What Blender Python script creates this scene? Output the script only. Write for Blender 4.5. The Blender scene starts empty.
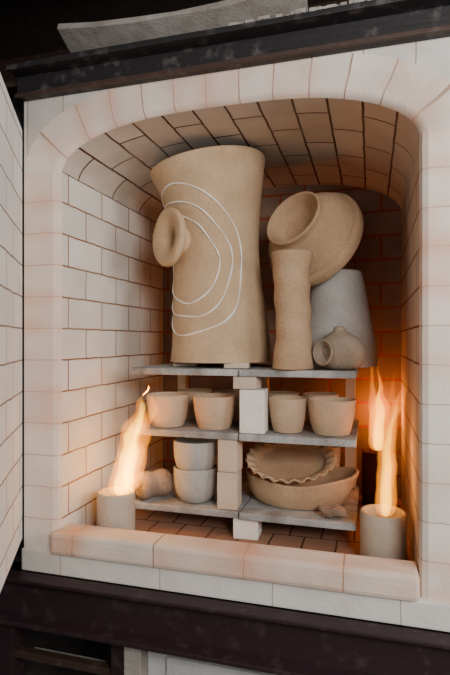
import bpy, bmesh, math, random
from mathutils import Vector, Matrix, noise
random.seed(4)
S=bpy.context.scene
ZO=1.45
RIGHT=Vector((.9613,.2756,0))

# ---------------------------------------------------------------- materials
def newmat(name):
    m=bpy.data.materials.new(name); m.use_nodes=True
    nt=m.node_tree; b=nt.nodes['Principled BSDF']; b.inputs['Roughness'].default_value=.9
    b.inputs['Specular IOR Level'].default_value=.15
    return m,nt,b
def N(nt,t,**k):
    n=nt.nodes.new(t)
    for a,v in k.items():
        if a in n.inputs.keys(): n.inputs[a].default_value=v
        else: setattr(n,a,v)
    return n
def mixc(nt,fac,a,b,mode='MIX'):
    n=nt.nodes.new('ShaderNodeMix'); n.data_type='RGBA'; n.blend_type=mode
    for idx,v in ((0,fac),(6,a),(7,b)):
        if hasattr(v,'links') : nt.links.new(v,n.inputs[idx])
        elif idx==0: n.inputs[0].default_value=v
        else: n.inputs[idx].default_value=(*v,1)
    return n.outputs[2]
def noise_ramp(nt,vec,scale,lo,hi,detail=4):
    n=N(nt,'ShaderNodeTexNoise',Scale=scale,Detail=detail)
    nt.links.new(vec,n.inputs['Vector'])
    r=nt.nodes.new('ShaderNodeMapRange'); r.inputs[1].default_value=lo; r.inputs[2].default_value=hi
    nt.links.new(n.outputs['Fac'],r.inputs[0]); return r.outputs[0],n.outputs['Fac']
def clay(name,col,col2=None,spk=.4,bump=.45,rough=.95,grain=170):
    m,nt,b=newmat(name); col2=col2 or tuple(c*.72 for c in col)
    tc=N(nt,'ShaderNodeTexCoord'); v=tc.outputs['Object']
    f,_=noise_ramp(nt,v,9,.35,.7)
    c=mixc(nt,f,col,col2)
    g,gf=noise_ramp(nt,v,grain,.5,.68,3)
    mm=N(nt,'ShaderNodeMath',operation='MULTIPLY'); nt.links.new(g,mm.inputs[0]); mm.inputs[1].default_value=spk
    c=mixc(nt,mm.outputs[0],c,tuple(x*.45 for x in col))
    nt.links.new(c,b.inputs['Base Color'])
    bp=N(nt,'ShaderNodeBump',Strength=bump,Distance=.005); nt.links.new(gf,bp.inputs['Height'])
    f2,nf=noise_ramp(nt,v,28,.3,.7)
    bp2=N(nt,'ShaderNodeBump',Strength=bump*.8,Distance=.008); nt.links.new(nf,bp2.inputs['Height']); nt.links.new(bp.outputs[0],bp2.inputs['Normal'])
    nt.links.new(bp2.outputs[0],b.inputs['Normal']); b.inputs['Roughness'].default_value=rough
    b.inputs['Specular IOR Level'].default_value=.05
    return m
def bricks(name,axes,w,h,c1,c2,mortar,ms=.003,stain=None,stain_amt=.5,off=(0,0),uv=False,offset=.5,stain_scale=4,dirt=.25,dirtcol=None,joint=.03):
    m,nt,b=newmat(name)
    tc=N(nt,'ShaderNodeTexCoord'); src=tc.outputs['UV' if uv else 'Object']
    obj=tc.outputs['Object']
    sp=N(nt,'ShaderNodeSeparateXYZ'); nt.links.new(src,sp.inputs[0])
    cb=N(nt,'ShaderNodeCombineXYZ')
    for i,a in enumerate(axes): 
        ad=N(nt,'ShaderNodeMath',operation='ADD'); nt.links.new(sp.outputs[a],ad.inputs[0]); ad.inputs[1].default_value=off[i]
        nt.links.new(ad.outputs[0],cb.inputs[i])
    nn=N(nt,'ShaderNodeTexNoise',Scale=14.0,Detail=2.0); nt.links.new(obj,nn.inputs['Vector'])
    sb=N(nt,'ShaderNodeVectorMath',operation='SUBTRACT'); nt.links.new(nn.outputs['Color'],sb.inputs[0]); sb.inputs[1].default_value=(.5,.5,.5)
    sc=N(nt,'ShaderNodeVectorMath',operation='SCALE'); nt.links.new(sb.outputs[0],sc.inputs[0]); sc.inputs['Scale'].default_value=.007
    av=N(nt,'ShaderNodeVectorMath',operation='ADD'); nt.links.new(cb.outputs[0],av.inputs[0]); nt.links.new(sc.outputs[0],av.inputs[1])
    br=N(nt,'ShaderNodeTexBrick'); br.offset=offset
    br.inputs['Scale'].default_value=1; br.inputs['Brick Width'].default_value=w; br.inputs['Row Height'].default_value=h
    br.inputs['Mortar Size'].default_value=ms; br.inputs['Mortar Smooth'].default_value=.3
    br.inputs['Color1'].default_value=(*c1,1); br.inputs['Color2'].default_value=(*c2,1); br.inputs['Mortar'].default_value=(*mortar,1)
    nt.links.new(av.outputs[0],br.inputs['Vector'])
    f,_=noise_ramp(nt,obj,6,.4,.75)
    mm=N(nt,'ShaderNodeMath',operation='MULTIPLY'); nt.links.new(f,mm.inputs[0]); mm.inputs[1].default_value=dirt
    c=mixc(nt,mm.outputs[0],br.outputs['Color'],dirtcol or tuple(x*.6 for x in c2))
    if stain:
        b2=N(nt,'ShaderNodeTexBrick'); b2.offset=offset
        b2.inputs['Scale'].default_value=1; b2.inputs['Brick Width'].default_value=w; b2.inputs['Row Height'].default_value=h
        b2.inputs['Mortar Size'].default_value=joint; b2.inputs['Mortar Smooth'].default_value=1
        nt.links.new(av.outputs[0],b2.inputs['Vector'])
        f3,_=noise_ramp(nt,obj,stain_scale,.38,.62,3)
        m1=N(nt,'ShaderNodeMath',operation='MULTIPLY_ADD'); nt.links.new(b2.outputs['Fac'],m1.inputs[0]); m1.inputs[1].default_value=.5; m1.inputs[2].default_value=.5
        m2=N(nt,'ShaderNodeMath',operation='MULTIPLY'); nt.links.new(m1.outputs[0],m2.inputs[0]); nt.links.new(f3,m2.inputs[1])
        m3=N(nt,'ShaderNodeMath',operation='MULTIPLY'); nt.links.new(m2.outputs[0],m3.inputs[0]); m3.inputs[1].default_value=stain_amt
        c=mixc(nt,m3.outputs[0],c,stain)
    nt.links.new(c,b.inputs['Base Color'])
    bp=N(nt,'ShaderNodeBump',Strength=.5,Distance=.004); bp.invert=True; nt.links.new(br.outputs['Fac'],bp.inputs['Height'])
    _,nf=noise_ramp(nt,obj,90,.3,.7)
    bp2=N(nt,'ShaderNodeBump',Strength=.35,Distance=.004); nt.links.new(nf,bp2.inputs['Height']); nt.links.new(bp.outputs[0],bp2.inputs['Normal'])
    nt.links.new(bp2.outputs[0],b.inputs['Normal'])
    return m

M={}
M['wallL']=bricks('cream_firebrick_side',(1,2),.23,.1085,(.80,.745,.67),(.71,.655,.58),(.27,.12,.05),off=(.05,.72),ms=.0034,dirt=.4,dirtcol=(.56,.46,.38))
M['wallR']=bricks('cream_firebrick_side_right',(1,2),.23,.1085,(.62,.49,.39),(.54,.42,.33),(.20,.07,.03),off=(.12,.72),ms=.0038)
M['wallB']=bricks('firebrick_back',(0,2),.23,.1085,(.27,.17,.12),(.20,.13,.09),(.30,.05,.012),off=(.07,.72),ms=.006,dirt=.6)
M['vault']=bricks('firebrick_vault',(0,1),.25,.105,(.66,.58,.49),(.55,.47,.39),(.10,.04,.02),uv=True,ms=.0044,dirt=.55,dirtcol=(.38,.29,.22))
M['jamb']=bricks('face_firebrick',(0,2),1.2,.1085,(.79,.71,.63),(.75,.67,.59),(.56,.38,.29),off=(.3,.72),ms=.002,stain=(.72,.42,.29),stain_amt=.85,stain_scale=3.2,dirt=.45,dirtcol=(.60,.50,.42),joint=.05)
M['ring']=bricks('arch_voussoir_firebrick',(0,1),.105,.5,(.76,.69,.61),(.69,.61,.53),(.34,.21,.15),uv=True,ms=.0026,stain=(.66,.41,.30),stain_amt=.8,off=(0,.1),stain_scale=3.4,dirt=.55,dirtcol=(.48,.40,.34),joint=.05)
M['spandrel']=bricks('spandrel_firebrick',(0,2),.14,.5,(.68,.63,.58),(.59,.54,.49),(.34,.24,.19),ms=.002,off=(.02,.1),dirt=.7,dirtcol=(.40,.33,.28))
M['sill']=bricks('sill_firebrick',(0,2),.29,.5,(.75,.63,.53),(.72,.58,.47),(.30,.16,.10),ms=.0028,off=(.22,.9),stain=(.66,.36,.23),stain_amt=.85,stain_scale=5,dirt=.5,dirtcol=(.48,.39,.32),joint=.07)
M['base']=bricks('base_firebrick',(0,2),.36,.5,(.72,.68,.62),(.68,.63,.57),(.46,.36,.29),ms=.002,off=(.1,.9),dirt=.6,dirtcol=(.50,.43,.37))
M['floor']=bricks('hearth_firebrick',(0,1),.114,.23,(.40,.20,.12),(.32,.17,.11),(.08,.035,.02),ms=.004,dirt=.6)
M['door']=bricks('door_firebrick',(0,2),.23,.1085,(.86,.84,.80),(.78,.76,.72),(.28,.20,.15),off=(.04,.72),ms=.0032,dirt=.3,dirtcol=(.6,.54,.48))

M['vase']=clay('raw_stoneware_clay',(.58,.405,.25),(.48,.325,.195),spk=.32,bump=.35)
M['bowl']=clay('raw_stoneware_bowl',(.50,.335,.205),(.41,.27,.16))
M['tube']=clay('raw_stoneware_tube',(.52,.35,.215),(.42,.275,.165),bump=.6)
M['cup']=clay('bisque_cup_clay',(.60,.42,.28),(.50,.345,.225),spk=.25,bump=.35)
M['grey']=clay('pale_slip_clay',(.47,.45,.42),(.37,.35,.325),spk=.3,bump=.45)
M['greyb']=clay('grey_slip_bowl',(.44,.42,.385),(.35,.33,.30),spk=.3,bump=.4)
M['jug']=clay('grey_brown_clay',(.37,.285,.21),(.27,.205,.15),spk=.4,bump=.7)
M['dish']=clay('raw_dish_clay',(.54,.375,.24),(.43,.295,.18),bump=.4)
M['stone']=clay('streaked_grey_clay',(.38,.29,.22),(.20,.13,.09),spk=.4,bump=.6)
M['burner']=clay('burner_sleeve_refractory',(.50,.42,.33),(.38,.31,.24),spk=.25,bump=.3)
M['burnerd']=clay('burner_sleeve_dark',(.08,.03,.02),(.05,.02,.015))  # dark red-brown colour for the rear burner sleeve
M['post']=clay('kiln_post_white',(.82,.78,.71),(.72,.67,.59),spk=.1,bump=.3)
M['postt']=clay('kiln_post_tan',(.60,.49,.38),(.52,.41,.31),spk=.1,bump=.3)
M['shelf']=clay('kiln_shelf_alumina_wash',(.48,.475,.46),(.20,.18,.165),spk=.5,bump=.7)
M['board']=clay('ceramic_fibre_board',(.42,.38,.34),(.28,.24,.21),spk=.2)
M['slip']=clay('white_slip',(.90,.85,.76),(.82,.76,.66),spk=0,bump=.2)
M['fibre']=clay('white_fibre_panel',(.62,.62,.60),(.5,.5,.48),spk=.1)

def steel(name,col,dust,amt=.5,rough=.55):
    m,nt,b=newmat(name); tc=N(nt,'ShaderNodeTexCoord'); v=tc.outputs['Object']
    f,_=noise_ramp(nt,v,22,.55,.78,8)
    mm=N(nt,'ShaderNodeMath',operation='MULTIPLY'); nt.links.new(f,mm.inputs[0]); mm.inputs[1].default_value=amt
    c=mixc(nt,mm.outputs[0],col,dust); nt.links.new(c,b.inputs['Base Color'])
    b.inputs['Roughness'].default_value=rough; b.inputs['Specular IOR Level'].default_value=.4
    _,nf=noise_ramp(nt,v,60,.3,.7); bp=N(nt,'ShaderNodeBump',Strength=.3,Distance=.003); nt.links.new(nf,bp.inputs['Height']); nt.links.new(bp.outputs[0],b.inputs['Normal'])
    return m
M['steel']=steel('dark_painted_steel',(.018,.015,.016),(.20,.18,.17),.45)
M['steelp']=steel('maroon_primed_steel',(.026,.012,.015),(.10,.07,.065),.5)
M['rust']=steel('rusty_steel',(.05,.028,.02),(.15,.11,.09),.5)
M['dark']=steel('dark_room_wall',(.04,.027,.02),(.09,.06,.04),.6,.9)  # near-black brown for the room walls and ceiling
M['concrete']=clay('concrete_floor',(.12,.11,.10),(.07,.065,.06))

def flame_mat(name,col,strength,zlo,zhi,tail):
    m=bpy.data.materials.new(name); m.use_nodes=True; nt=m.node_tree
    nt.nodes.remove(nt.nodes['Principled BSDF']); out=[n for n in nt.nodes if n.type=='OUTPUT_MATERIAL'][0]
    e=N(nt,'ShaderNodeEmission'); e.inputs[0].default_value=(*col,1)
    tc=N(nt,'ShaderNodeTexCoord'); sp=N(nt,'ShaderNodeSeparateXYZ'); nt.links.new(tc.outputs['Object'],sp.inputs[0])
    r=N(nt,'ShaderNodeMapRange'); r.inputs[1].default_value=zlo; r.inputs[2].default_value=zhi; r.inputs[3].default_value=strength; r.inputs[4].default_value=strength*tail
    nt.links.new(sp.outputs[2],r.inputs[0]); nt.links.new(r.outputs[0],e.inputs[1])
    nt.links.new(e.outputs[0],out.inputs['Volume']); return m
M['fl_o']=flame_mat('flame_orange_gas',(1,.28,.003),42,0.1,.42,.7)
M['fl_y']=flame_mat('flame_yellow_core',(1,.52,.02),125,0.05,.40,.55)

# ---------------------------------------------------------------- mesh helpers
def obj_from(name,verts,faces,mat,smooth=True,parent=None,loc=(0,0,0),rot=None,uvs=None):
    me=bpy.data.meshes.new(name); me.from_pydata([tuple(v) for v in verts],[],faces)
    bm=bmesh.new(); bm.from_mesh(me); bmesh.ops.recalc_face_normals(bm,faces=bm.faces); bm.to_mesh(me); bm.free()
    if smooth:
        for p in me.polygons: p.use_smooth=True
    if uvs:
        ul=me.uv_layers.new(name='UVMap')
        for l in me.loops: ul.data[l.index].uv=uvs[l.vertex_index]
    me.materials.append(mat if not isinstance(mat,str) else M[mat])
    o=bpy.data.objects.new(name,me); S.collection.objects.link(o)
    o.location=loc
    if rot is not None: o.rotation_euler=rot
    if parent: o.parent=parent
    return o
def empty(name,loc=(0,0,0),rot=(0,0,0)):
    o=bpy.data.objects.new(name,None); S.collection.objects.link(o); o.location=loc; o.rotation_euler=rot; o.empty_display_size=.1
    return o
def box(name,x0,x1,y0,y1,z0,z1,mat,bev=.004,parent=None,loc=None,rot=None,local=False,jitter=0,bend=0):
    bm=bmesh.new(); bmesh.ops.create_cube(bm,size=1)
    for v in bm.verts:
        v.co=Vector(((x0+x1)/2+v.co.x*(x1-x0),(y0+y1)/2+v.co.y*(y1-y0),(z0+z1)/2+v.co.z*(z1-z0)))
    if jitter or bend:
        bmesh.ops.subdivide_edges(bm,edges=bm.edges[:],cuts=5,use_grid_fill=True)
    if bev: 
        es=[e for e in bm.edges if len(e.link_faces)==2 and e.calc_face_angle(0)>.5]
        bmesh.ops.bevel(bm,geom=es,offset=bev,segments=2,affect='EDGES',profile=.6)
    if jitter:
        for v in bm.verts: v.co+=noise.noise_vector(v.co*25)*jitter
    if bend:
        for v in bm.verts: v.co.z+=bend*(v.co.x/(x1-x0)*2)**2
    me=bpy.data.meshes.new(name); bm.to_mesh(me); bm.free()
    me.materials.append(M[mat]); o=bpy.data.objects.new(name,me); S.collection.objects.link(o)
    if loc: o.location=loc
    if rot: o.rotation_euler=rot
    if parent: o.parent=parent
    return o
def spline(pts,n):
    out=[]; P=[Vector(p) for p in pts]; P=[P[0]*2-P[1]]+P+[P[-1]*2-P[-2]]
    for i in range(1,len(P)-2):
        for k in range(n):
            t=k/n; a,b,c,d=P[i-1:i+3]
            out.append(.5*((2*b)+(c-a)*t+(2*a-5*b+4*c-d)*t*t+(3*b-a-3*c+d)*t**3))
    out.append(P[-2]); return out
def lathe(name,prof,mat,segs=64,n=6,deform=None,parent=None,loc=(0,0,0),rot=None,smoothprof=True):
    pr=[(p.x,p.y) for p in spline([(a,b,0) for a,b in prof],n)] if smoothprof else prof
    V=[];F=[]; rings=[]
    for r,z in pr:
        if r<1e-4:
            V.append(Vector((0,0,z))); rings.append([len(V)-1])
        else:
            ring=[]
            for k in range(segs):
                a=2*math.pi*k/segs; V.append(Vector((r*math.cos(a),r*math.sin(a),z))); ring.append(len(V)-1)
            rings.append(ring)
    for A,B in zip(rings,rings[1:]):
        for k in range(segs):
            k2=(k+1)%segs
            if len(A)==1 and len(B)==1: continue
            if len(A)==1: F.append((A[0],B[k],B[k2]))
            elif len(B)==1: F.append((A[k],B[0],A[k2]))
            else: F.append((A[k],B[k],B[k2],A[k2]))
    if deform: V=[deform(v) for v in V]
    return obj_from(name,V,F,mat,parent=parent,loc=loc,rot=rot)
def tube(name,pts,r,mat,segs=10,parent=None,loc=(0,0,0),sub=8):
    P=spline(pts,sub); V=[];F=[]; m=len(P)
    for i,p in enumerate(P):
        t=(P[min(i+1,m-1)]-P[max(i-1,0)]).normalized()
        up=Vector((0,0,1)) if abs(t.z)<.9 else Vector((1,0,0))
        a=t.cross(up).normalized(); b=t.cross(a)
        rr=r(i/(m-1)) if callable(r) else r
        for k in range(segs):
            th=2*math.pi*k/segs; V.append(p+a*math.cos(th)*rr+b*math.sin(th)*rr)
    for i in range(m-1):
        for k in range(segs):
            k2=(k+1)%segs; F.append((i*segs+k,i*segs+k2,(i+1)*segs+k2,(i+1)*segs+k))
    F.append(tuple(range(segs))); F.append(tuple((m-1)*segs+k for k in range(segs)))
    return obj_from(name,V,F,mat,parent=parent,loc=loc)
def rot_to(axis):
    return Vector((0,0,1)).rotation_difference(Vector(axis).normalized()).to_euler()

# ---------------------------------------------------------------- kiln
kiln=empty('kiln')
XL,XR=-1.018,.131; XC,HW=(XL+XR)/2,(XR-XL)/2
ZF=-.71; YF=1.5; YB=2.4
def arch(t): return .575+.155*max(0,1-abs(t)**2.8)**.55
ap=[]
for i in range(61):
    ph=-math.pi/2+math.pi*i/60; t=math.sin(ph); ap.append(Vector((XC+HW*t,arch(t))))
def normals(pts):
    ns=[]
    for i in range(len(pts)):
        d=(pts[min(i+1,len(pts)-1)]-pts[max(i-1,0)]).normalized(); ns.append(Vector((-d.y,d.x)))
    ns[0]=Vector((-1,0)); ns[-1]=Vector((1,0)); return ns
an=normals(ap)
al=[0]
for a,b in zip(ap,ap[1:]): al.append(al[-1]+(b-a).length)
def grid(name,rows,mat,uvrows=None,smooth=True):
    V=[];F=[];U=[]
    n=len(rows[0])
    for j,r in enumerate(rows):
        V+=r
        if uvrows: U+=uvrows[j]
    for j in range(len(rows)-1):
        for i in range(n-1):
            F.append((j*n+i,j*n+i+1,(j+1)*n+i+1,(j+1)*n+i))
    return obj_from(name,V,F,mat,smooth=smooth,parent=kiln,uvs=U or None)
CH=.022
grid('vault',[[Vector((p.x,y,p.y)) for p in ap] for y in (YF+CH,YB)],'vault',[[(y,s) for s in al] for y in (YF+CH,YB)])
def off(i,d): return ap[i]+an[i]*d
w=lambda i: .136-.02*math.sin(math.pi*i/60)
ringrows=[];ru=[]
for d,y in ((0,YF+CH),(.007,YF+.007),(CH,YF)):
    ringrows.append([Vector((off(i,d).x,y,off(i,d).y)) for i in range(61)]); ru.append([(s,d) for s in al])
ringrows.append([Vector((off(i,w(i)).x,YF,off(i,w(i)).y)) for i in range(61)]); ru.append([(s,.13) for s in al])
grid('arch_ring',ringrows,'ring',ru)
grid('spandrel',[[Vector((off(i,w(i)).x,YF,off(i,w(i)).y)) for i in range(61)],[Vector((off(i,w(i)).x,YF,.90)) for i in range(61)]],'spandrel',smooth=False)
def quad(name,a,b,c,d,mat): return obj_from(name,[Vector(a),Vector(b),Vector(c),Vector(d)],[(0,1,2,3)],mat,smooth=False,parent=kiln)
ZS=arch(1)
quad('chamber_wall_left',(XL,YF+CH,ZF),(XL,YB,ZF),(XL,YB,ZS),(XL,YF+CH,ZS),'wallL')
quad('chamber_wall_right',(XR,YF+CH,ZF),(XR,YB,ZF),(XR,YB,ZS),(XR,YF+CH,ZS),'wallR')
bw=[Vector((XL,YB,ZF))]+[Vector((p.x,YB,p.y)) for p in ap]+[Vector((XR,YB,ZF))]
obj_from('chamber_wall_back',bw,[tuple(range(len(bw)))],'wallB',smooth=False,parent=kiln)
box('hearth',XL,XR,YF+.02,YB,ZF-.06,ZF,'floor',bev=0,parent=kiln)
for nm,xi,s,xo in (('jamb_left',XL,-1,-1.154),('jamb_right',XR,1,.42)):
    rows=[]
    for x,y in ((xi,YF+CH),(xi+s*.007,YF+.007),(xi+s*CH,YF),(xo,YF),(xo,YF+.3)):
        rows.append([Vector((x,y,-.79)),Vector((x,y,ZS))])
    grid(nm,rows,'jamb',smooth=False)
box('spandrel_right',XR+.136,.42,YF,YF+.3,ZS,.895,'spandrel',bev=0,parent=kiln)
box('sill',-1.03,XR-.002,1.468,1.575,-.715,-.642,'sill',bev=.012,parent=kiln,jitter=.002)
box('base_course',-1.154,.42,1.485,1.56,-.79,-.716,'base',bev=.005,parent=kiln)
box('casing_left',-1.25,-1.156,1.56,2.6,-.95,.89,'steel',bev=.003,parent=kiln)
box('casing_right',.42,.46,1.5,2.6,-.95,.89,'steel',bev=.003,parent=kiln)
box('casing_back',-1.25,.46,2.55,2.6,-.95,.89,'steel',bev=.003,parent=kiln)
box('casing_top',-1.25,.46,1.50,2.6,.885,.905,'rust',bev=.003,parent=kiln)
box('casing_underside',-1.25,.46,1.56,2.6,-.90,-.80,'steel',bev=.003,parent=kiln)
box('lintel_web',-1.165,.62,1.475,1.498,.825,.912,'steel',bev=.003,parent=kiln,jitter=.002)
box('lintel_flange',-1.165,.62,1.42,1.475,.897,.914,'steel',bev=.003,parent=kiln,jitter=.003)
box('lintel_dusty_lip',-1.165,.62,1.462,1.476,.825,.838,'rust',bev=.002,parent=kiln,jitter=.003)
cr=bmesh.new()
for i in range(220):
    x=-.4+random.random()*.85; r=.003+random.random()*.008
    m4=Matrix.Translation((x,1.422+random.random()*.05,.914+r*.3))@Matrix.Rotation(random.random()*3,4,'X')@Matrix.Diagonal((1.6,1,.7,1))
    bmesh.ops.create_cube(cr,size=r*1.6,matrix=m4)
me=bpy.data.meshes.new('mortar_crumbs'); cr.to_mesh(me); cr.free(); me.materials.append(M['board'])
o=bpy.data.objects.new('mortar_crumbs',me); S.collection.objects.link(o); o.parent=kiln
box('channel_web',-1.26,.62,1.46,1.484,-.925,-.792,'steelp',bev=.003,parent=kiln)
box('channel_flange_top',-1.26,.62,1.425,1.462,-.804,-.792,'steelp',bev=.003,parent=kiln)
box('channel_flange_bottom',-1.26,.62,1.405,1.462,-.937,-.922,'steelp',bev=.003,parent=kiln)
box('under_panel',-.69,-.235,1.50,1.53,-1.25,-.95,'fibre',bev=.006,parent=kiln)
box('under_panel_inset',-.62,-.27,1.488,1.50,-1.22,-1.0,'fibre',bev=.004,parent=kiln)
for nm,a,b in (('stand_leg_a',-.235,-.175),('stand_leg_b',-.80,-.75),('stand_leg_c',.35,.42),('stand_leg_d',-1.24,-1.17)):
    box(nm,a,b,1.46,1.53,-1.45,-.937,'steelp',bev=.004,parent=kiln)
box('stand_leg_e',-1.24,-1.17,2.5,2.56,-1.45,-.9,'steelp',bev=.004,parent=kiln)
box('stand_leg_f',.39,.46,2.5,2.56,-1.45,-.9,'steelp',bev=.004,parent=kiln)
box('support_brick',-.748,-.69,1.45,1.52,-1.2,-.94,'board',bev=.004,parent=kiln)
box('lower_rail_left',-1.17,-.80,1.47,1.50,-1.085,-1.06,'rust',bev=.003,parent=kiln)
box('lower_rail_left_b',-1.17,-.80,1.55,1.58,-1.13,-1.11,'board',bev=.003,parent=kiln)
box('lower_crossbar_right',-.17,.35,1.47,1.50,-1.02,-.98,'steelp',bev=.003,parent=kiln)

door=empty('kiln_door',(-1.158,1.497,0),(0,0,math.radians(-60.4)))
def dbox(*a,**k): return box(*a,parent=door,local=True,**k)
dbox('brick_lining',.0,.64,-.11,0,-.69,.73,'door',bev=.008)
dbox('steel_back',-.01,.66,-.14,-.112,-.72,.76,'steel',bev=.003)
dbox('frame_top',-.01,.66,-.14,-.03,.735,.765,'steel',bev=.003)
dbox('frame_bottom',-.01,.66,-.14,-.03,-.725,-.695,'steel',bev=.003)
dbox('frame_side',.642,.672,-.14,-.03,-.725,.765,'steel',bev=.003)

# ---------------------------------------------------------------- kiln furniture
SH=[-.609,-.331,-.103]; TH=.026
for z in SH:
    for (a,b,dy) in ((-.872,-.452,.002),(-.448,-.046,-.004)):
        box('kiln_shelf',a,b,1.742+dy,2.20,z-TH,z-.001,'shelf',bev=.005,jitter=.0012)
def post(x,y,wx,wy,z0,z1,m,rz=0):
    return box('kiln_post',-wx/2,wx/2,-wy/2,wy/2,z0+.0005,z1-.001,m,bev=.004,local=True,loc=(x,y,0),rot=(0,0,rz))
post(-.4035,1.785,.090,.078,-.331,-.175,'post',.03)
post(-.428,1.785,.085,.075,-.175,-.129,'postt',-.06)
post(-.496,1.79,.075,.075,-.609,-.475,'postt',.03)
post(-.493,1.79,.072,.075,-.475,-.357,'postt',-.05)
post(-.43,1.80,.09,.09,ZF,-.635,'post',.04)
for x in (-.82,-.08):
    post(x,2.15,.06,.06,ZF,-.635,'postt'); post(x,2.168,.045,.04,-.609,-.357,'postt'); post(x,2.17,.04,.04,-.331,-.129,'postt')
post(-.45,2.15,.07,.06,ZF,-.635,'postt');post(-.45,2.165,.05,.045,-.609,-.357,'postt');post(-.45,2.165,.05,.045,-.331,-.129,'postt')
for x,y,r in ((-.47,1.80,.1),(-.70,1.87,.4),(-.57,2.10,-.3)):
    box('kiln_shim',-.045,.045,-.025,.025,-.1025,-.0815,'postt',bev=.003,local=True,loc=(x,y,0),rot=(0,0,r))

# ---------------------------------------------------------------- tall vase
VX,VY,VZ,VH=-.578,1.95,-.0795,.765
def vdef(v):
    t=v.z/VH; tt=max(0,min(1.05,t))
    lat=v.x*RIGHT.x+v.y*RIGHT.y
    q=v+RIGHT*(-.05*tt**2)
    q.z+=.15*lat*tt**5
    q+=Vector((v.x,v.y,0)).normalized()*(.003*math.sin(9*tt+3*math.atan2(v.y,v.x))) if (abs(v.x)+abs(v.y))>1e-3 else Vector((0,0,0))
    return q
vprof=[(.200,0),(.195,.06),(.185,.19),(.174,.34),(.171,.44),(.178,.54),(.196,.64),(.216,.72),(.227,.755)]
def vr(z):
    for (a,b),(c,d) in zip(vprof,vprof[1:]):
        if z<=d: return a+(c-a)*(z-b)/(d-b)
    return .227
full=[(0.0,.0),(.185,.0)]+vprof+[(.224,.767),(.214,.762),(.203,.72),(.180,.62),(.157,.45),(.165,.2),(.18,.04),(0,.02)]
vase=empty('tall_clay_vase',(VX,VY,VZ))
lathe('body',full,'vase',segs=96,n=5,deform=vdef,parent=vase,smoothprof=True)
nd=Vector((-.60,-.80,0.02)).normalized()
ax=RIGHT*(-.05*.38+.010)
horn=[(.080,.13),(.060,.16),(.054,.180),(.060,.196),(.085,.208),(.101,.216),(.108,.230),(.101,.242),(.082,.243),(.060,.236),(.044,.224),(.034,.208),(.029,.19),(.028,.17),(0,.165)]
lathe('spout',horn,'vase',segs=48,n=5,parent=vase,loc=ax+Vector((0,0,.458)),rot=rot_to(nd),deform=lambda v: Vector((v.x*1.0,v.y*1.0+.004*math.sin(v.x*30),v.z)))
tocam=Vector((-VX,-VY,0)).normalized(); vright=Vector((-tocam.y,tocam.x,0))
def onv(phi,h):
    z=h*VH; d=vright*math.sin(phi)+tocam*math.cos(phi)
    return vdef(d*(vr(z)+.0012)+Vector((0,0,z)))
for i,(cx,cy,rx,ry) in enumerate(((-.78,.50,1.32,.385),(-.84,.505,1.10,.305),(-.86,.51,.85,.225))):
    P=[]
    for k in range(73):
        a=2*math.pi*k/72
        x=rx*math.cos(a)*(1+.05*math.sin(3*a+i*1.1)+.02*math.sin(7*a+i)); y=ry*math.sin(a)*(1+.05*math.sin(2*a+1+i)+.018*math.sin(6*a+2*i))
        P.append(onv(cx+x-1.0*y*(.55 if y>0 else .45),min(.955,cy+y)))
    tube('slip_trail_%d'%(i+1),P,lambda t,i=i:.0028+.0009*math.sin(t*60+i),'slip',segs=8,parent=vase,sub=3)

# ---------------------------------------------------------------- pale conical pot + tilted bowl
def wob(a,f,ph=0):
    def d(v):
        th=math.atan2(v.y,v.x); rr=Vector((v.x,v.y,0))
        return v+rr*(a*math.sin(f*th+ph+v.z*18))+rr*(a*.7*math.sin(2*th+v.z*25+ph))
    return d
lathe('pale_conical_pot',[(0,0),(.137,0),(.150,.01),(.144,.08),(.128,.18),(.110,.28),(.097,.34),(.090,.365),(.084,.367),(.082,.34),(.097,.25),(.118,.12),(.128,.02),(0,.012)],'grey',deform=wob(.008,3),loc=(-.125,2.05,-.102))
bax=Vector((-.46,-.78,.43)).normalized()
bprof=[(0,.050),(.066,.052),(.084,.068),(.094,.095),(.102,.113),(.108,.117),(.113,.110),(.112,.096),(.116,.082),(.134,.064),(.157,.040),(.173,.014),(.181,-.002),(.181,-.009),(.193,-.014),(.197,-.03),(.194,-.054),(.186,-.058),(.178,-.045),(.165,-.012),(.143,.014),(.11,.034),(.06,.040),(0,.042)]
lathe('flared_clay_bowl',[(a*1.05,b*1.02) for a,b in bprof],'bowl',segs=80,n=4,deform=wob(.008,2),loc=(-.229,1.985,.408),rot=rot_to(bax))

def wobt(v):
    th=math.atan2(v.y,v.x); rr=Vector((v.x,v.y,0))
    q=v+rr*(.03*math.sin(v.z*70+th)+.02*math.sin(v.z*32+2*th))
    q.x+=.004*math.sin(v.z*14); return q
lathe('clay_cylinder_vase',[(0,0),(.062,0),(.072,.008),(.068,.05),(.063,.14),(.062,.24),(.065,.33),(.070,.390),(.071,.405),(.066,.410),(.060,.403),(.055,.34),(.052,.2),(.058,.03),(0,.02)],'tube',n=8,deform=wobt,loc=(-.2645,1.788,-.102))

jug=empty('pinched_clay_jug',(-.096,1.815,-.102))
lathe('body',[(0,0),(.040,0),(.066,.016),(.079,.050),(.076,.082),(.060,.108),(.038,.124),(.024,.134),(.020,.144),(.012,.150),(0,.150)],'jug',parent=jug,deform=lambda v: wob(.03,3,1)(v)+RIGHT*(.010*(v.z/.15)**2)*-1)
jd=(RIGHT*-.80+Vector((.2756,-.9613,0))*.60+Vector((0,0,.05))).normalized()
lathe('spout',[(.050,.03),(.036,.058),(.032,.074),(.037,.088),(.044,.096),(.045,.101),(.039,.103),(.029,.094),(.018,.080),(.012,.06),(0,.055)],'jug',parent=jug,loc=(0,0,.056),rot=rot_to(jd),segs=40)

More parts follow.
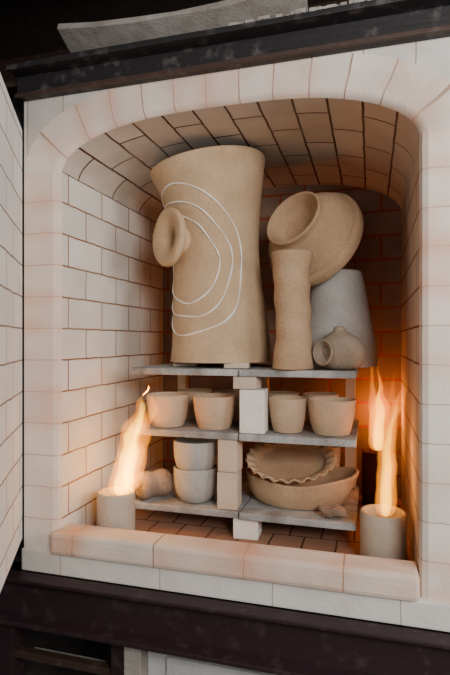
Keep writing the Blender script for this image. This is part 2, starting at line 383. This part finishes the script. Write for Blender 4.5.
# ---------------------------------------------------------------- cups
def cup(x,y,r,h,z,m='cup',name='clay_cup',ph=0):
    k=r
    return lathe(name,[(0,0),(k*.66,0),(k*.76,.006),(k*.88,h*.35),(k*.97,h*.75),(k*1.0,h*.95),(k*.985,h),(k*.94,h*.985),(k*.90,h*.75),(k*.78,h*.3),(k*.64,.012),(0,.01)],m,deform=wob(.006,3,ph),loc=(x,y,z+.001),segs=56)
for i,(x,r) in enumerate(((-.757,.083),(-.568,.081),(-.289,.069),(-.133,.084))):
    cup(x,1.835,r,.120,SH[1],ph=i*1.3)
for i,(x,r) in enumerate(((-.712,.076),(-.55,.076),(-.345,.070),(-.19,.070))):
    cup(x,2.03,r,.118,SH[1],ph=i*1.7+.5)
def gb(z,h,ph): return lathe('grey_bowl',[(0,0),(.045,0),(.058,.006),(.073,.03),(.081,.07),(.083,h-.006),(.081,h),(.077,h-.002),(.075,.07),(.066,.032),(.045,.014),(0,.012)],'greyb',deform=wob(.006,3,ph),loc=(-.642,1.832,z))
gb(SH[0]+.001,.125,0); gb(SH[0]+.105,.122,2)
cup(-.70,2.06,.075,.12,SH[0],ph=1); cup(-.165,2.14,.047,.17,SH[0],ph=2)

# ribbed clay roll lying on its side, and a pebble
ca=Vector((-.62,-.78,.0)).normalized()
lathe('clay_roll',[(0,-.068),(.030,-.068),(.044,-.060),(.050,-.040),(.0475,-.016),(.0455,0),(.048,.016),(.054,.040),(.050,.058),(.036,.067),(.018,.064),(0,.062)],'stone',deform=wob(.02,2),loc=(-.802,1.80,SH[0]+.0575),rot=rot_to(ca),segs=48)
def slab(name,loc,axis,a,b,t,m):
    q=Vector((0,0,1)).rotation_difference(Vector(axis).normalized())
    def d(v):
        x=v.x*a; y=v.y*b
        return Vector((x*(1+.06*math.sin(v.y*3)),y,v.z*t+.004*math.sin(v.x*5)))
    return lathe(name,[(0,-.5),(.6,-.5),(.92,-.3),(1,0),(.92,.3),(.6,.42),(.3,.36),(0,.34)],m,deform=d,loc=loc,rot=q.to_euler(),segs=48)
slab('clay_pebble',(-.125,1.770,-.584),(0,0,1),.046,.026,.036,'stone')

def od(v):
    th=math.atan2(v.y,v.x)
    q=Vector((v.x*1.34,v.y,v.z)); t=v.z/.1
    if t>.3:
        q.z+= (t-.3)*(.030*max(0,math.cos(th))**3+.014*max(0,-math.cos(th))**3 -.012*max(0,-math.sin(th)) +.004*math.sin(5*th))
    q.x+=.03*max(0,math.cos(th))**6*max(0,t-.4)
    return q
lathe('oval_clay_dish',[(0,0),(.105,0),(.125,.008),(.143,.045),(.150,.085),(.152,.10),(.147,.104),(.142,.098),(.134,.05),(.115,.018),(0,.014)],'dish',segs=80,deform=od,loc=(-.262,1.935,SH[0]+.001))
def pd(v):
    th=math.atan2(v.y,v.x); r=math.hypot(v.x,v.y); q=v.copy()
    if r>.125:
        k=(r-.125)/.035; q.z+=k*.005*math.sin(22*th); q+=Vector((math.cos(th),math.sin(th),0))*.003*k*math.cos(22*th)
    return q
lathe('scalloped_pie_dish',[(0,0),(.105,0),(.12,.005),(.138,.022),(.148,.032),(.158,.038),(.167,.040),(.167,.046),(.158,.045),(.145,.040),(.132,.032),(.114,.014),(0,.010)],'dish',segs=160,deform=pd,loc=(-.292,1.925,-.484),rot=(math.radians(17),0,0))

# ---------------------------------------------------------------- burners and flames
def burner(x,y,r,h,m,name='burner_sleeve'):
    return lathe(name,[(r*.98,0),(r,.004),(r,h*.5),(r,h-.006),(r-.003,h),(r-.010,h),(r-.013,h-.005),(r-.013,h*.4),(r-.013,.02),(0,.02),(0,.0),(r*.98,0)],m,smoothprof=False,loc=(x,y,ZF+.001))
burner(-.883,1.654,.068,.165,'burner')
burner(.038,1.716,.072,.158,'burner')
burner(.022,2.27,.058,.235,'burnerd')
def flame(parent,name,base,h,r,lean,mat,seed,flat=.6,pw=1.4,wv=1.0):
    def d(v):
        t=v.z/h
        q=Vector((v.x,v.y*flat,v.z))
        q+=RIGHT*(lean*t**pw+ wv*.35*r*math.sin(6*t+seed)*t)
        q+=RIGHT*(noise.noise(Vector((v.x*20+seed,v.y*9,v.z*16)))*r*.9*t)
        return q
    pr=[(0,0),(r*.7,h*.02),(r*1.0,h*.10),(r*.98,h*.25),(r*.82,h*.45),(r*.64,h*.62),(r*.42,h*.78),(r*.18,h*.92),(0,h)]
    return lathe(name,pr,mat,segs=32,n=5,deform=d,parent=parent,loc=base)
f1=empty('burner_flame',(-.868,1.654,-.56))
flame(f1,'outer_flame',(0,0,0),.40,.056,.10,'fl_o',1,pw=1.1)
flame(f1,'core_flame',(0.006,0,0),.36,.038,.080,'fl_y',1.4,pw=1.1)
flame(f1,'side_tongue',(.035,.01,.02),.36,.042,.085,'fl_o',3,pw=1.1)
flame(f1,'thin_tongue',(.03,.0,.03),.32,.020,.06,'fl_y',4)
f2=empty('burner_flame',(.045,1.716,-.57))
flame(f2,'outer_flame',(.0,0,0),.46,.034,.048,'fl_o',2,wv=1.6)
flame(f2,'core_flame',(.0,0,0),.41,.018,.032,'fl_y',2,wv=2)
flame(f2,'thin_tongue',(.01,0,.08),.40,.018,.03,'fl_o',6,wv=2)
f3=empty('burner_flame',(.03,2.27,-.475))
flame(f3,'outer_flame',(0,0,0),.40,.040,.015,'fl_o',5)
flame(f3,'core_flame',(0,0,0),.32,.022,.01,'fl_y',5)
flame(f3,'thin_tongue',(-.02,0,.05),.37,.020,.0,'fl_o',7)
def plight(name,loc,e,col,r=.03):
    l=bpy.data.lights.new(name,'POINT'); l.energy=e; l.color=col; l.shadow_soft_size=r
    o=bpy.data.objects.new(name,l); S.collection.objects.link(o); o.location=loc
plight('flame_light',(-.85,1.68,-.40),.45,(1,.42,.10))
plight('flame_light',(.05,1.80,-.36),.55,(1,.32,.05))
plight('flame_light',(.04,2.31,-.30),1.9,(1,.24,.03))

# ---------------------------------------------------------------- things on top of the kiln and the room
box('fibre_board',-.46,.46,-.28,.28,0,.025,'board',bev=.004,loc=(-.68,1.93,1.045),rot=(math.radians(-20),math.radians(-2),math.radians(4)),local=True,jitter=.004,bend=.04)
box('broken_shelf_piece',-.10,.10,-.1,.1,0,.02,'shelf',bev=.004,loc=(.16,1.72,1.01),rot=(.1,.1,.3),local=True)
box('broken_shelf_piece',-.05,.05,-.05,.05,0,.09,'post',bev=.004,loc=(.16,1.74,.906),rot=(0,0,.6),local=True)
fl=box('floor',-4,3.5,-2.5,4.5,-1.55,-1.45,'concrete',bev=0)
box('wall_back',-4,3.5,4.5,4.6,-1.45,1.9,'dark',bev=0)
box('wall_left',-4.1,-4,-2.5,4.5,-1.45,1.9,'dark',bev=0)
box('wall_right',3.5,3.6,-2.5,4.5,-1.45,1.9,'dark',bev=0)
box('ceiling',-4,3.5,1.2,4.5,1.9,2.0,'dark',bev=0)
for y in (2.0,2.9):
    box('roof_beam',-4,3.5,y,y+.09,1.7,1.9,'rust',bev=.004)

# ---------------------------------------------------------------- light
def area(name,loc,tgt,size,e,col):
    l=bpy.data.lights.new(name,'AREA'); l.energy=e; l.size=size; l.color=col; l.shape='SQUARE'
    o=bpy.data.objects.new(name,l); S.collection.objects.link(o); o.location=loc
    o.rotation_euler=(Vector(tgt)-Vector(loc)).to_track_quat('-Z','Y').to_euler()
area('daylight_key',(1.05,-.65,.70),(-.6,1.8,0),.8,56,(1,.975,.94))
area('door_side_fill',(2.0,.55,.5),(-1.1,1.4,0),1.0,40,(.97,.98,1))  # added off-frame fill from the right, brightens the door and left wall
area('daylight_fill',(-.6,-1.6,.3),(-.4,1.8,0.1),1.6,8,(.97,.98,1))
wd=bpy.data.worlds.new('World'); S.world=wd; wd.use_nodes=True
wd.node_tree.nodes['Background'].inputs[0].default_value=(.95,.97,1,1); wd.node_tree.nodes['Background'].inputs[1].default_value=.09

cam=bpy.data.cameras.new('camera'); co=bpy.data.objects.new('camera',cam); S.collection.objects.link(co)
co.location=(0,0,0); co.rotation_euler=(math.radians(90),0,math.radians(16))
cam.sensor_fit='VERTICAL'; cam.sensor_height=36; cam.lens=27.1; cam.shift_y=.0037; cam.clip_start=.02
S.camera=co
for o in S.objects:
    if o.parent is None: o.location.z+=ZO
